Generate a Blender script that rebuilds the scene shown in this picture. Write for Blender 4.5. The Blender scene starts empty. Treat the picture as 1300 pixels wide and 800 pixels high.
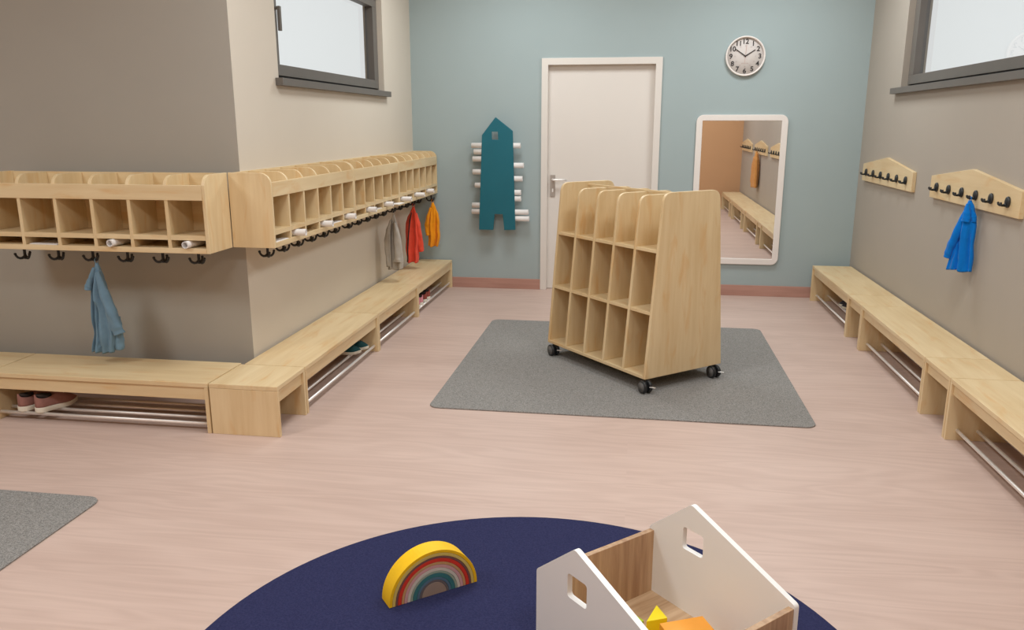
import bpy, bmesh, math, random
from math import sin, cos, pi, radians, sqrt, atan2
from mathutils import Vector, Matrix
random.seed(7)
S = bpy.context.scene
COL = S.collection

# ------------------------------------------------------------------ measures
CAM_H, YAW, PITCH, FPX = 1.5289, 0.1526, 0.2336, 1018.57
XL, XR, YB, YREAR = -2.082, 1.902, 7.439, -0.72      # beige wall, grey right wall, back wall, rear wall
YG = 4.043                                            # grey wall of the alcove
XFAR = -5.6                                           # far side of the alcove
ZC = 3.05
HL, HR = 0.2658, 0.315                                # bench heights
YROW = 3.9105                                         # back of the front row
DB, DR = 0.362, 0.342                                 # bench depths
DS, ZB, ZT = 0.2317, 0.8993, 1.2868                   # cubby shelf
UNIT6, UNIT5 = 1.2385, 1.030

# ------------------------------------------------------------------ materials
def s2l(c):
    return tuple(((v/255)/12.92 if v/255 <= .04045 else ((v/255+.055)/1.055)**2.4) for v in c)

def new_mat(name):
    m = bpy.data.materials.new(name); m.use_nodes = True
    nt = m.node_tree
    return m, nt, nt.nodes['Principled BSDF']

def plain(name, rgb, rough=.5, metal=0., noise=0., nscale=40., bump=0., bscale=200., spec=.5, sheen=0.):
    m, nt, b = new_mat(name)
    c = s2l(rgb)
    b.inputs['Base Color'].default_value = (*c, 1)
    b.inputs['Roughness'].default_value = rough
    b.inputs['Metallic'].default_value = metal
    b.inputs['Specular IOR Level'].default_value = spec
    if sheen: b.inputs['Sheen Weight'].default_value = sheen
    tc = nt.nodes.new('ShaderNodeTexCoord')
    if noise:
        n = nt.nodes.new('ShaderNodeTexNoise'); n.inputs['Scale'].default_value = nscale; n.inputs['Detail'].default_value = 3
        nt.links.new(tc.outputs['Object'], n.inputs['Vector'])
        r = nt.nodes.new('ShaderNodeValToRGB')
        r.color_ramp.elements[0].position = .3; r.color_ramp.elements[1].position = .7
        r.color_ramp.elements[0].color = (*[max(0, v*(1-noise)) for v in c], 1)
        r.color_ramp.elements[1].color = (*[min(1, v*(1+noise)) for v in c], 1)
        nt.links.new(n.outputs['Fac'], r.inputs['Fac']); nt.links.new(r.outputs['Color'], b.inputs['Base Color'])
    if bump:
        n2 = nt.nodes.new('ShaderNodeTexNoise'); n2.inputs['Scale'].default_value = bscale; n2.inputs['Detail'].default_value = 2
        nt.links.new(tc.outputs['Object'], n2.inputs['Vector'])
        bp = nt.nodes.new('ShaderNodeBump'); bp.inputs['Strength'].default_value = bump; bp.inputs['Distance'].default_value = .004
        nt.links.new(n2.outputs['Fac'], bp.inputs['Height']); nt.links.new(bp.outputs['Normal'], b.inputs['Normal'])
    return m

def wood(name, axis, light, dark, rough=.42, stretch=14., scale=1.6, contrast=1., fleck=None):
    """veneer with the grain along one local axis, different for every object"""
    m, nt, b = new_mat(name)
    N, L = nt.nodes, nt.links
    tc = N.new('ShaderNodeTexCoord'); oi = N.new('ShaderNodeObjectInfo')
    off = N.new('ShaderNodeVectorMath'); off.operation = 'ADD'
    mul = N.new('ShaderNodeMath'); mul.operation = 'MULTIPLY'; mul.inputs[1].default_value = 37.
    L.new(oi.outputs['Random'], mul.inputs[0])
    L.new(tc.outputs['Object'], off.inputs[0]); L.new(mul.outputs[0], off.inputs[1])
    mp = N.new('ShaderNodeMapping')
    sc = [stretch]*3; sc['xyz'.index(axis)] = 1.
    mp.inputs['Scale'].default_value = [s*scale for s in sc]
    L.new(off.outputs[0], mp.inputs['Vector'])
    n1 = N.new('ShaderNodeTexNoise'); n1.inputs['Scale'].default_value = 1.; n1.inputs['Detail'].default_value = 6; n1.inputs['Roughness'].default_value = .62
    n1.inputs['Distortion'].default_value = .35
    L.new(mp.outputs[0], n1.inputs['Vector'])
    mp2 = N.new('ShaderNodeMapping')
    sc2 = [5.]*3; sc2['xyz'.index(axis)] = 1.4
    mp2.inputs['Scale'].default_value = sc2
    L.new(off.outputs[0], mp2.inputs['Vector'])
    n2 = N.new('ShaderNodeTexNoise'); n2.inputs['Scale'].default_value = 1.; n2.inputs['Detail'].default_value = 2
    L.new(mp2.outputs[0], n2.inputs['Vector'])
    mx = N.new('ShaderNodeMath'); mx.operation = 'MULTIPLY_ADD'; mx.inputs[1].default_value = .6
    sc3 = N.new('ShaderNodeMath'); sc3.operation = 'MULTIPLY'; sc3.inputs[1].default_value = .4
    L.new(n2.outputs['Fac'], sc3.inputs[0]); L.new(n1.outputs['Fac'], mx.inputs[0]); L.new(sc3.outputs[0], mx.inputs[2])
    r = N.new('ShaderNodeValToRGB')
    r.color_ramp.elements[0].position = .5-.17/contrast; r.color_ramp.elements[1].position = .5+.15/contrast
    r.color_ramp.elements[0].color = (*s2l(dark), 1); r.color_ramp.elements[1].color = (*s2l(light), 1)
    L.new(mx.outputs[0], r.inputs['Fac'])
    col = r.outputs['Color']
    if fleck:
        mp3 = N.new('ShaderNodeMapping'); sc4 = [16.]*3; sc4['xyz'.index(axis)] = 3.6
        mp3.inputs['Scale'].default_value = sc4; mp3.inputs['Location'].default_value = (3.1, 7.7, 1.9)
        L.new(off.outputs[0], mp3.inputs['Vector'])
        n4 = N.new('ShaderNodeTexNoise'); n4.inputs['Scale'].default_value = 1.; n4.inputs['Detail'].default_value = 3; n4.inputs['Distortion'].default_value = .6
        L.new(mp3.outputs[0], n4.inputs['Vector'])
        r4 = N.new('ShaderNodeValToRGB'); r4.color_ramp.elements[0].position = .56; r4.color_ramp.elements[1].position = .78
        r4.color_ramp.elements[0].color = (0, 0, 0, 1); r4.color_ramp.elements[1].color = (1, 1, 1, 1)
        L.new(n4.outputs['Fac'], r4.inputs['Fac'])
        mm = N.new('ShaderNodeMath'); mm.operation = 'MULTIPLY'; mm.inputs[1].default_value = .75
        L.new(r4.outputs['Color'], mm.inputs[0])
        mc = N.new('ShaderNodeMix'); mc.data_type = 'RGBA'
        L.new(mm.outputs[0], mc.inputs[0]); L.new(col, mc.inputs[6]); mc.inputs[7].default_value = (*s2l(fleck), 1)
        col = mc.outputs[2]
    L.new(col, b.inputs['Base Color'])
    b.inputs['Roughness'].default_value = rough
    return m

MAPLE = {a: wood('maple_'+a, a, (230, 207, 166), (213, 184, 138), fleck=(214, 168, 108)) for a in 'xyz'}
MAPLE_EDGE = wood('maple_edge', 'x', (240, 216, 176), (226, 198, 150))
OAK = {a: wood('oak_'+a, a, (222, 192, 156), (178, 140, 104), stretch=18, scale=2.2, contrast=1.2) for a in 'xyz'}
OAK_SIDE = wood('oak_side', 'z', (206, 172, 136), (160, 122, 90), stretch=18, scale=2.6, contrast=1.2)
SKIRT = wood('skirting_beech', 'x', (194, 150, 135), (168, 124, 111), stretch=16, scale=1.4)

SKIRT_Y = wood('skirting_beech_long', 'y', (194, 150, 135), (168, 124, 111), stretch=16, scale=1.4)
def floor_mat():
    m, nt, b = new_mat('beech_floor'); N, L = nt.nodes, nt.links
    tc = N.new('ShaderNodeTexCoord')
    # planks run across the room
    br = N.new('ShaderNodeTexBrick')
    br.offset = .37; br.squash = 1.
    br.inputs['Color1'].default_value = (0, 0, 0, 1); br.inputs['Color2'].default_value = (1, 1, 1, 1); br.inputs['Mortar'].default_value = (.5, .5, .5, 1)
    br.inputs['Scale'].default_value = 1.; br.inputs['Mortar Size'].default_value = .0; br.inputs['Bias'].default_value = 0.
    br.inputs['Brick Width'].default_value = 40.; br.inputs['Row Height'].default_value = .19
    L.new(tc.outputs['Object'], br.inputs['Vector'])
    mul = N.new('ShaderNodeVectorMath'); mul.operation = 'SCALE'; mul.inputs['Scale'].default_value = 23.
    L.new(br.outputs['Color'], mul.inputs[0])
    add = N.new('ShaderNodeVectorMath'); add.operation = 'ADD'
    L.new(tc.outputs['Object'], add.inputs[0]); L.new(mul.outputs[0], add.inputs[1])
    mp = N.new('ShaderNodeMapping'); mp.inputs['Scale'].default_value = (.6, 4.6, 1.)
    L.new(add.outputs[0], mp.inputs['Vector'])
    n1 = N.new('ShaderNodeTexNoise'); n1.inputs['Scale'].default_value = 1.1; n1.inputs['Detail'].default_value = 2; n1.inputs['Distortion'].default_value = .4
    L.new(mp.outputs[0], n1.inputs['Vector'])
    # growth rings: sine of a stretched noise
    k = N.new('ShaderNodeMath'); k.operation = 'MULTIPLY'; k.inputs[1].default_value = 66.
    L.new(n1.outputs['Fac'], k.inputs[0])
    sn = N.new('ShaderNodeMath'); sn.operation = 'SINE'; L.new(k.outputs[0], sn.inputs[0])
    mp2 = N.new('ShaderNodeMapping'); mp2.inputs['Scale'].default_value = (3., 90., 1.)
    L.new(add.outputs[0], mp2.inputs['Vector'])
    n2 = N.new('ShaderNodeTexNoise'); n2.inputs['Scale'].default_value = 1.; n2.inputs['Detail'].default_value = 3
    L.new(mp2.outputs[0], n2.inputs['Vector'])
    n3 = N.new('ShaderNodeTexNoise'); n3.inputs['Scale'].default_value = 1.3; n3.inputs['Detail'].default_value = 1
    mp3 = N.new('ShaderNodeMapping'); mp3.inputs['Scale'].default_value = (.6, 3., 1.)
    L.new(tc.outputs['Object'], mp3.inputs['Vector']); L.new(mp3.outputs[0], n3.inputs['Vector'])
    a1 = N.new('ShaderNodeMath'); a1.operation = 'MULTIPLY_ADD'; a1.inputs[1].default_value = .095
    L.new(sn.outputs[0], a1.inputs[0]); 
    h = N.new('ShaderNodeMath'); h.operation = 'MULTIPLY_ADD'; h.inputs[1].default_value = .42
    L.new(n2.outputs['Fac'], h.inputs[0])
    h3 = N.new('ShaderNodeMath'); h3.operation = 'MULTIPLY'; h3.inputs[1].default_value = .58
    L.new(n3.outputs['Fac'], h3.inputs[0]); L.new(h3.outputs[0], h.inputs[2]); L.new(h.outputs[0], a1.inputs[2])
    r = N.new('ShaderNodeValToRGB')
    r.color_ramp.elements[0].position = .25; r.color_ramp.elements[1].position = .75
    r.color_ramp.elements[0].color = (*s2l((190, 164, 152)), 1); r.color_ramp.elements[1].color = (*s2l((206, 181, 169)), 1)
    L.new(a1.outputs[0], r.inputs['Fac']); L.new(r.outputs['Color'], b.inputs['Base Color'])
    b.inputs['Roughness'].default_value = .48
    b.inputs['Specular IOR Level'].default_value = .4
    return m

def speckle(name, c1, c2, scale):
    m, nt, b = new_mat(name); N, L = nt.nodes, nt.links
    tc = N.new('ShaderNodeTexCoord')
    n = N.new('ShaderNodeTexNoise'); n.inputs['Scale'].default_value = scale; n.inputs['Detail'].default_value = 4; n.inputs['Roughness'].default_value = .8
    L.new(tc.outputs['Object'], n.inputs['Vector'])
    r = N.new('ShaderNodeValToRGB'); r.color_ramp.elements[0].position = .36; r.color_ramp.elements[1].position = .64
    r.color_ramp.elements[0].color = (*s2l(c1), 1); r.color_ramp.elements[1].color = (*s2l(c2), 1)
    L.new(n.outputs['Fac'], r.inputs['Fac']); L.new(r.outputs['Color'], b.inputs['Base Color'])
    bp = N.new('ShaderNodeBump'); bp.inputs['Strength'].default_value = .5; bp.inputs['Distance'].default_value = .003
    L.new(n.outputs['Fac'], bp.inputs['Height']); L.new(bp.outputs['Normal'], b.inputs['Normal'])
    b.inputs['Roughness'].default_value = .95; b.inputs['Specular IOR Level'].default_value = .1
    return m

def glass_mat():
    m = bpy.data.materials.new('window_glass'); m.use_nodes = True
    nt = m.node_tree; N, L = nt.nodes, nt.links
    N.remove(N['Principled BSDF']); out = N['Material Output']
    t = N.new('ShaderNodeBsdfTransparent'); t.inputs['Color'].default_value = (.97, .98, .98, 1)
    g = N.new('ShaderNodeBsdfGlossy'); g.inputs['Roughness'].default_value = .01; g.inputs['Color'].default_value = (1, 1, 1, 1)
    f = N.new('ShaderNodeFresnel'); f.inputs['IOR'].default_value = 1.5
    mx = N.new('ShaderNodeMixShader')
    ge = N.new('ShaderNodeNewGeometry'); inv_ = N.new('ShaderNodeMath'); inv_.operation = 'SUBTRACT'; inv_.inputs[0].default_value = 1.
    L.new(ge.outputs['Backfacing'], inv_.inputs[1])
    fm = N.new('ShaderNodeMath'); fm.operation = 'MULTIPLY'
    L.new(f.outputs[0], fm.inputs[0]); L.new(inv_.outputs[0], fm.inputs[1])
    L.new(fm.outputs[0], mx.inputs['Fac']); L.new(t.outputs[0], mx.inputs[1]); L.new(g.outputs[0], mx.inputs[2]); L.new(mx.outputs[0], out.inputs['Surface'])
    return m

M = dict(
    grey=plain('paint_taupe', (166, 160, 150), .75, noise=.012, nscale=3, bump=.05, bscale=300),
    greyr=plain('paint_grey_brown', (172, 162, 150), .75, noise=.012, nscale=3, bump=.05, bscale=300),
    beige=plain('paint_beige', (212, 201, 186), .75, noise=.01, nscale=3, bump=.05, bscale=300),
    blue=plain('paint_grey_blue', (163, 177, 178), .75, noise=.01, nscale=3, bump=.05, bscale=300),
    orange=plain('paint_terracotta', (206, 160, 118), .75, noise=.01, nscale=3),
    white=plain('paint_white', (236, 232, 226), .8, noise=.005, nscale=3),
    floor=floor_mat(),
    door=plain('door_lacquer', (226, 219, 212), .35, noise=.006, nscale=2),
    frame=plain('window_frame_grey', (104, 98, 92), .5, noise=.03, nscale=8),
    glass=glass_mat(),
    steel=plain('brushed_steel', (246, 243, 240), .5, .85, noise=.03, nscale=30),
    nickel=plain('nickel', (176, 166, 158), .45, .3, noise=.03, nscale=30),
    black=plain('black_plastic', (30, 32, 34), .45, noise=.1, nscale=60),
    hub=plain('hub_grey', (92, 90, 88), .5, noise=.05, nscale=60),
    mirror=plain('mirror_silver', (240, 240, 240), .012, 1.),
    mframe=plain('mirror_frame_white', (236, 228, 222), .45, noise=.01, nscale=5),
    teal=plain('teal_lacquer', (8, 100, 116), .5, noise=.03, nscale=5),
    paper=plain('paper_white', (240, 235, 232), .8, noise=.015, nscale=30),
    dial=plain('clock_dial', (214, 206, 201), .95, noise=.01, nscale=20, spec=.05),
    ink=plain('clock_ink', (46, 40, 38), .6, noise=.05, nscale=60),
    inkpale=plain('clock_ink_pale', (186, 168, 162), .6, noise=.05, nscale=60),
    second=plain('clock_second_hand', (196, 150, 140), .6, noise=.05, nscale=60),
    rug=speckle('rug_grey', (104, 102, 99), (166, 162, 158), 180.),
    navy=speckle('rug_navy', (40, 42, 74), (54, 56, 90), 160.),
    gable=plain('gable_white', (244, 243, 241), .4, noise=.008, nscale=6),
    byellow=plain('block_yellow', (250, 226, 24), .45, noise=.03, nscale=20),
    bgreen=plain('block_green', (170, 196, 20), .45, noise=.03, nscale=20),
    borange=plain('block_orange', (248, 166, 58), .45, noise=.03, nscale=20),
    rubber=plain('sole_rubber', (226, 220, 204), .6, noise=.03, nscale=40),
    lace=plain('lace', (216, 196, 170), .8, noise=.05, nscale=80),
    dark=plain('shoe_lining', (48, 40, 36), .9, noise=.1, nscale=60),
)

# ------------------------------------------------------------------ mesh helpers
class B:
    def __init__(s): s.bm = bmesh.new()
    def box(s, x0, x1, y0, y1, z0, z1, mi=0, mtx=None):
        x0, x1 = min(x0, x1), max(x0, x1); y0, y1 = min(y0, y1), max(y0, y1); z0, z1 = min(z0, z1), max(z0, z1)
        v = [s.bm.verts.new(p) for p in [(x0,y0,z0),(x1,y0,z0),(x1,y1,z0),(x0,y1,z0),(x0,y0,z1),(x1,y0,z1),(x1,y1,z1),(x0,y1,z1)]]
        for f in [(0,3,2,1),(4,5,6,7),(0,1,5,4),(1,2,6,5),(2,3,7,6),(3,0,4,7)]:
            s.bm.faces.new([v[i] for i in f]).material_index = mi
        if mtx is not None:
            for w in v: w.co = mtx @ w.co
        return s
    def prism(s, poly, t0, t1, axis, mi=0, hole=None):
        """polygon in the two other axes (in axis order), extruded from t0 to t1; optional hole polygon"""
        ax = 'xyz'.index(axis)
        def P(a, b, t):
            c = [a, b]; c.insert(ax, t); return Vector(c)
        rings = [poly] + ([hole] if hole else [])
        vs = []
        for poly_ in rings:
            vs.append(([s.bm.verts.new(P(a, b, t0)) for a, b in poly_], [s.bm.verts.new(P(a, b, t1)) for a, b in poly_]))
        new = []
        for lo, hi in vs:
            n = len(lo)
            for i in range(n):
                new.append(s.bm.faces.new([lo[i], lo[(i+1) % n], hi[(i+1) % n], hi[i]]))
        if not hole:
            new.append(s.bm.faces.new(vs[0][0])); new.append(s.bm.faces.new(vs[0][1]))
        else:
            for side in (0, 1):
                es = []
                for pair in vs:
                    r = pair[side]
                    for i in range(len(r)):
                        e = s.bm.edges.get((r[i], r[(i+1) % len(r)]))
                        es.append(e)
                res = bmesh.ops.triangle_fill(s.bm, edges=es, use_beauty=True, use_dissolve=False)
                new += [g for g in res['geom'] if isinstance(g, bmesh.types.BMFace)]
        for f in new: f.material_index = mi
        bmesh.ops.recalc_face_normals(s.bm, faces=new)
        return s
    def tube(s, pts, radii, seg=10, cap=True, mi=0, flat=None):
        """round tube along points; radii a number or a list"""
        pts = [Vector(p) for p in pts]
        if not hasattr(radii, '__len__'): radii = [radii]*len(pts)
        rings = []; prev = None
        for i, p in enumerate(pts):
            a = pts[max(0, i-1)]; b = pts[min(len(pts)-1, i+1)]
            t = (b-a).normalized()
            if prev is None:
                up = Vector((0, 0, 1)) if abs(t.z) < .9 else Vector((1, 0, 0))
                n = t.cross(up).normalized()
            else:
                n = (prev - t*prev.dot(t)).normalized()
            prev = n; bn = t.cross(n)
            rings.append([s.bm.verts.new(p + (n*cos(2*pi*k/seg) + bn*sin(2*pi*k/seg))*radii[i]) for k in range(seg)])
        fs = []
        for r0, r1 in zip(rings, rings[1:]):
            for k in range(seg):
                fs.append(s.bm.faces.new([r0[k], r0[(k+1) % seg], r1[(k+1) % seg], r1[k]]))
        if cap:
            fs.append(s.bm.faces.new(rings[0][::-1])); fs.append(s.bm.faces.new(rings[-1]))
        for f in fs: f.material_index = mi; f.smooth = True
        bmesh.ops.recalc_face_normals(s.bm, faces=fs)
        return s
    def lathe(s, prof, mtx=None, seg=32, mi=0, closed=False):
        """profile of (radius, height) turned around local z"""
        mtx = mtx or Matrix()
        rings = []
        for r, h in prof:
            if r < 1e-6: rings.append([s.bm.verts.new(mtx @ Vector((0, 0, h)))])
            else: rings.append([s.bm.verts.new(mtx @ Vector((r*cos(2*pi*k/seg), r*sin(2*pi*k/seg), h))) for k in range(seg)])
        fs = []
        pairs = list(zip(rings, rings[1:])) + ([(rings[-1], rings[0])] if closed else [])
        for a, b in pairs:
            for k in range(seg):
                q = [a[k % len(a)], a[(k+1) % len(a)], b[(k+1) % len(b)], b[k % len(b)]]
                u = []
                for w in q:
                    if w not in u: u.append(w)
                if len(u) > 2: fs.append(s.bm.faces.new(u))
        for f in fs: f.material_index = mi; f.smooth = True
        bmesh.ops.recalc_face_normals(s.bm, faces=fs)
        return s
    def loft(s, rings, cap=True, mi=0, closed=True):
        R = [[s.bm.verts.new(p) for p in r] for r in rings]
        fs = []
        for a, b in zip(R, R[1:]):
            n = len(a)
            for k in range(n if closed else n-1):
                fs.append(s.bm.faces.new([a[k], a[(k+1) % n], b[(k+1) % n], b[k]]))
        if cap:
            fs.append(s.bm.faces.new(R[0][::-1])); fs.append(s.bm.faces.new(R[-1]))
        for f in fs: f.material_index = mi; f.smooth = True
        bmesh.ops.recalc_face_normals(s.bm, faces=fs)
        return s
    def done(s, name, mats, parent=None, loc=(0,0,0), rot=0., bevel=0., seg=2, smooth=None):
        me = bpy.data.meshes.new(name); s.bm.to_mesh(me); s.bm.free()
        if not isinstance(mats, (list, tuple)): mats = [mats]
        for m in mats: me.materials.append(m)
        o = bpy.data.objects.new(name, me); COL.objects.link(o)
        o.location = loc; o.rotation_euler = (0, 0, rot)
        if parent is not None: o.parent = parent
        if bevel:
            md = o.modifiers.new('soft_edges', 'BEVEL'); md.width = bevel; md.segments = seg; md.limit_method = 'ANGLE'; md.angle_limit = radians(40)
            md.harden_normals = False
        return o

def tag(o, label=None, cat=None, group=None, kind=None):
    if label: o['label'] = label
    if cat: o['category'] = cat
    if group: o['group'] = group
    if kind: o['kind'] = kind
    return o
def empty(name, loc=(0,0,0), rot=0., parent=None):
    o = bpy.data.objects.new(name, None); COL.objects.link(o); o.empty_display_size = .05
    o.location = loc; o.rotation_euler = (0, 0, rot)
    if parent is not None: o.parent = parent
    return o
def thing(name, label, cat, group=None, loc=(0,0,0), rot=0.):
    return tag(empty(name, loc, rot), label, cat, group)
def kids(o): return [c for c in COL.objects if c.parent == o]
def copy_tree(o, parent=None):
    c = o.copy(); COL.objects.link(c)
    if parent is not None: c.parent = parent
    for ch in kids(o): copy_tree(ch, c)
    return c
def dup(o, loc, rot, label, group=None):
    c = copy_tree(o); c.location = loc; c.rotation_euler = (0, 0, rot); c['label'] = label
    if group: c['group'] = group
    return c
def struct(o, label=None):
    o['kind'] = 'structure'
    if label: o['label'] = label
    return o
def arc(cx, cy, r, a0, a1, n):
    return [(cx + r*cos(a0+(a1-a0)*i/n), cy + r*sin(a0+(a1-a0)*i/n)) for i in range(n+1)]
def rrect(x0, x1, y0, y1, r, n=6):
    return (arc(x1-r, y0+r, r, -pi/2, 0, n) + arc(x1-r, y1-r, r, 0, pi/2, n) + arc(x0+r, y1-r, r, pi/2, pi, n) + arc(x0+r, y0+r, r, pi, 1.5*pi, n))

# ------------------------------------------------------------------ setting
TH = .3
TS = .158
b = B(); b.box(XFAR, XR+TH, YREAR, YB+TH, -.1, 0); struct(b.done('floor', M['floor']), 'pinkish beech plank floor')
b = B(); b.box(XFAR-TH, XR+TH, YREAR-TH, YB+TH, ZC, ZC+.15); struct(b.done('ceiling', M['white']), 'white ceiling')
DX0, DX1, DZ = -.874+.05, .188-.05, 2.05
b = B()
b.box(XL, DX0, YB, YB+TH, 0, ZC).box(DX1, XR+TH, YB, YB+TH, 0, ZC).box(DX0, DX1, YB, YB+TH, DZ, ZC)
struct(b.done('wall_back', M['blue']), 'grey-blue back wall')
LW = (4.60, 6.62, 1.79, 2.52)     # window openings: y0, y1, z0, z1
RW = (4.40, 6.52, 1.79, 2.52)
def side_wall(name, x0, x1, y0, y1, w, mat, label):
    b = B()
    b.box(x0, x1, y0, w[0], 0, ZC).box(x0, x1, w[1], y1, 0, ZC).box(x0, x1, w[0], w[1], 0, w[2]).box(x0, x1, w[0], w[1], w[3], ZC)
    return struct(b.done(name, mat), label)
side_wall('wall_left', XL-TS, XL, YG+.002, YB+TH, LW, M['beige'], 'beige wall')
side_wall('wall_right', XR, XR+TS, YREAR-TH, YB, RW, M['greyr'], 'grey-brown wall')
b = B(); b.box(XFAR, XL-.0006, YG, YG+.0019, 0, ZC); b.box(XFAR, XL-TS, YG+.0019, YG+.14, 0, ZC)
struct(b.done('wall_alcove', M['grey']), 'dark taupe wall')
b = B(); b.box(XFAR-TH, XFAR, YREAR-TH, YG+TH, 0, ZC); struct(b.done('wall_far_left', M['beige']), 'beige end wall of the alcove')
b = B(); b.box(XFAR, XR, YREAR-TH, YREAR, 0, ZC); struct(b.done('wall_rear', M['orange']), 'terracotta wall')
for i, (a, c) in enumerate([(XL, -.874), (.188, XR)]):
    b = B(); b.box(a, c, YB-.014, YB, 0, .098)
    struct(b.done('baseboard_back' if i == 0 else 'baseboard_back_right', SKIRT, bevel=.002), 'beech baseboard')

b = B(); b.box(XL, XL+.014, YG+.01, YB-.0145, 0, .098); struct(b.done('baseboard_left', SKIRT_Y, bevel=.002), 'beech baseboard')
b = B(); b.box(XR-.014, XR, YREAR+.0005, YB-.0145, 0, .098); struct(b.done('baseboard_right', SKIRT_Y, bevel=.002), 'beech baseboard')
b = B(); b.box(XFAR+.001, XL, YG-.014, YG, 0, .098); struct(b.done('baseboard_alcove', SKIRT, bevel=.002), 'beech baseboard')
# door
D = struct(empty('door_1', (0, YB, 0)), 'plain white door in a white frame')
b = B()
fw = .058
b.prism([(-.874, 0), (-.874, 2.1), (.188, 2.1), (.188, 0), (.188-fw, 0), (.188-fw, 2.1-fw), (-.874+fw, 2.1-fw), (-.874+fw, 0)], -.016, .07, 'y')
b.done('door_frame', M['door'], D, bevel=.002)
b = B(); b.box(-.874+fw-.006, .188-fw+.006, .05, .09, .005, 2.1-fw+.006); b.done('door_leaf', M['door'], D, bevel=.001)
b = B(); b.box(-.792, -.747, .040, .05, .875, 1.072)
pl = b.done('handle_plate', M['nickel'], D, bevel=.001)
b = B(); b.tube([(-.769, .045, 1.03), (-.769, -.002, 1.03), (-.762, -.012, 1.03), (-.755, -.014, 1.03), (-.64, -.014, 1.03)], .0095, 12)
b.done('door_handle', M['steel'], D)
b = B(); b.prism(rrect(-.7755, -.7625, .915, .948, .006), .0385, .0405, 'y'); b.done('keyhole', M['paper'], D)

# windows
def window(name, xw, s, w, label):
    W = struct(empty(name, (xw, 0, 0)), label)
    y0, y1, z0, z1 = w
    X = lambda d: s*d
    b = B()                                     # outer frame, set into the reveal
    rec = .045
    def ring(b, ya, yb, za, zb, wy, wz0, wz1, d0, d1):
        b.box(X(d0), X(d1), ya, yb, za, za+wz0); b.box(X(d0), X(d1), ya, yb, zb-wz1, zb)
        b.box(X(d0), X(d1), ya, ya+wy, za+wz0, zb-wz1); b.box(X(d0), X(d1), yb-wy, yb, za+wz0, zb-wz1)
    ring(b, y0, y1, z0+.002, z1, .026, .006, .026, rec, rec+.09)
    b.done('window_frame', M['frame'], W)
    b = B()
    ring(b, y0+.026, y1-.026, z0+.008, z1-.026, .012, .014, .012, rec+.02, rec+.06)
    b.done('window_gap_shade', M['black'], W)  # black ring in the sash gap, painting its deep shade
    b = B()
    ring(b, y0+.032, y1-.032, z0+.021, z1-.030, .085, .064, .055, rec-.006, rec+.055)
    b.done('window_sash', M['frame'], W, bevel=.002)
    b = B(); ring(b, y0+.11, y1-.11, z0+.08, z1-.065, .008, .008, .008, rec+.04, rec+.058); b.done('glazing_bead', M['hub'], W)
    b = B(); b.box(X(rec+.053), X(rec+.057), y0+.112, y1-.112, z0+.082, z1-.067)
    b.done('window_pane', M['glass'], W)
    b = B(); b.box(X(-.045), X(rec+.02), y0-.042 if s > 0 else y0-.02, y1+.045, z0-.042, z0-.001)
    # the sill sits under the opening and in front of the wall only
    b.bm.free(); b = B()
    b.box(X(-.045), 0, y0-.045, y1+.045 if s < 0 else y1+.10, z0-.042, z0+.0)
    b.box(0, X(rec+.02), y0, y1, z0, z0+.002)
    b.done('window_sill', M['frame'], W, bevel=.002)
    return W
W1 = window('window_1', XL, -1, LW, 'dark grey framed window high in the beige wall')
b = B()
hy, hz = LW[0]+.066, 2.183
b.prism(rrect(hy-.014, hy+.014, hz-.05, hz+.05, .006), .037, .025, 'x')
b.tube([(-.03-.0+.055-.0, 0, 0)]*0 or [(.03, hy, hz), (.06, hy, hz)], .009, 10)
b.box(.052, .070, hy-.011, hy+.011, hz-.125, hz+.011)
hnd = b.done('window_handle', M['frame'], W1, bevel=.002)
hnd.location = (-.062, 0, 0)
W2 = window('window_2', XR, 1, RW, 'dark grey framed window high in the grey-brown wall')

# ------------------------------------------------------------------ benches (local: x along the front, y = 0 front edge to depth, z up)
def bench(name, label, cat, group, L, depth, H, rods, loc, rot, zr=.041, ah=.068):
    t = thing(name, label, cat, group, loc, rot)
    p = .022
    for k, x in enumerate((0, L-p)):
        b = B(); b.box(x+(.0016 if k == 0 else .0004), x+p-(.0004 if k == 0 else .0016), 0, depth, 0, H-.0238); b.done('side_panel', MAPLE['z'], t, bevel=.0015)
    b = B(); b.box(.0016, L-.0016, 0, depth, H-.023, H); b.done('seat', MAPLE['x'], t, bevel=.002)
    b = B(); b.box(p, L-p, .012, .032, H-.023-ah, H-.0235); b.done('apron', MAPLE['x'], t, bevel=.0012)
    if True:
        b = B(); b.box(p, L-p, depth-.020, depth-.002, .10 if rods else H-.023-ah, H-.0235); b.done('apron', MAPLE['x'], t, bevel=.0012)  # unseen back apron, added to block light from behind and darken the space below
    for d in rods:
        b = B(); b.tube([(p-.004, d, zr), (L-p+.004, d, zr)], .0088, 16); b.done('rod', M['steel'], t)
    return t
RL = (.03, .112, .194, .276)
RR = (.052, .148, .244, .30)
GB = 'low maple benches with steel shoe rods'
GS = 'small maple stools between the benches'
# front row against the taupe wall
yf = YROW-DB
bench('bench', 'maple bench below the blue-grey shirt, holding dusty-red shoes on its rods', 'bench', GB, UNIT6, DB, HL, RL, (XL-UNIT6-.006, yf, 0), 0)
bench('bench', 'maple bench at the picture edge beside the bench with dusty-red shoes', 'bench', GB, UNIT6, DB, HL, RL, (XL-2*UNIT6-.010, yf, 0), 0)
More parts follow.
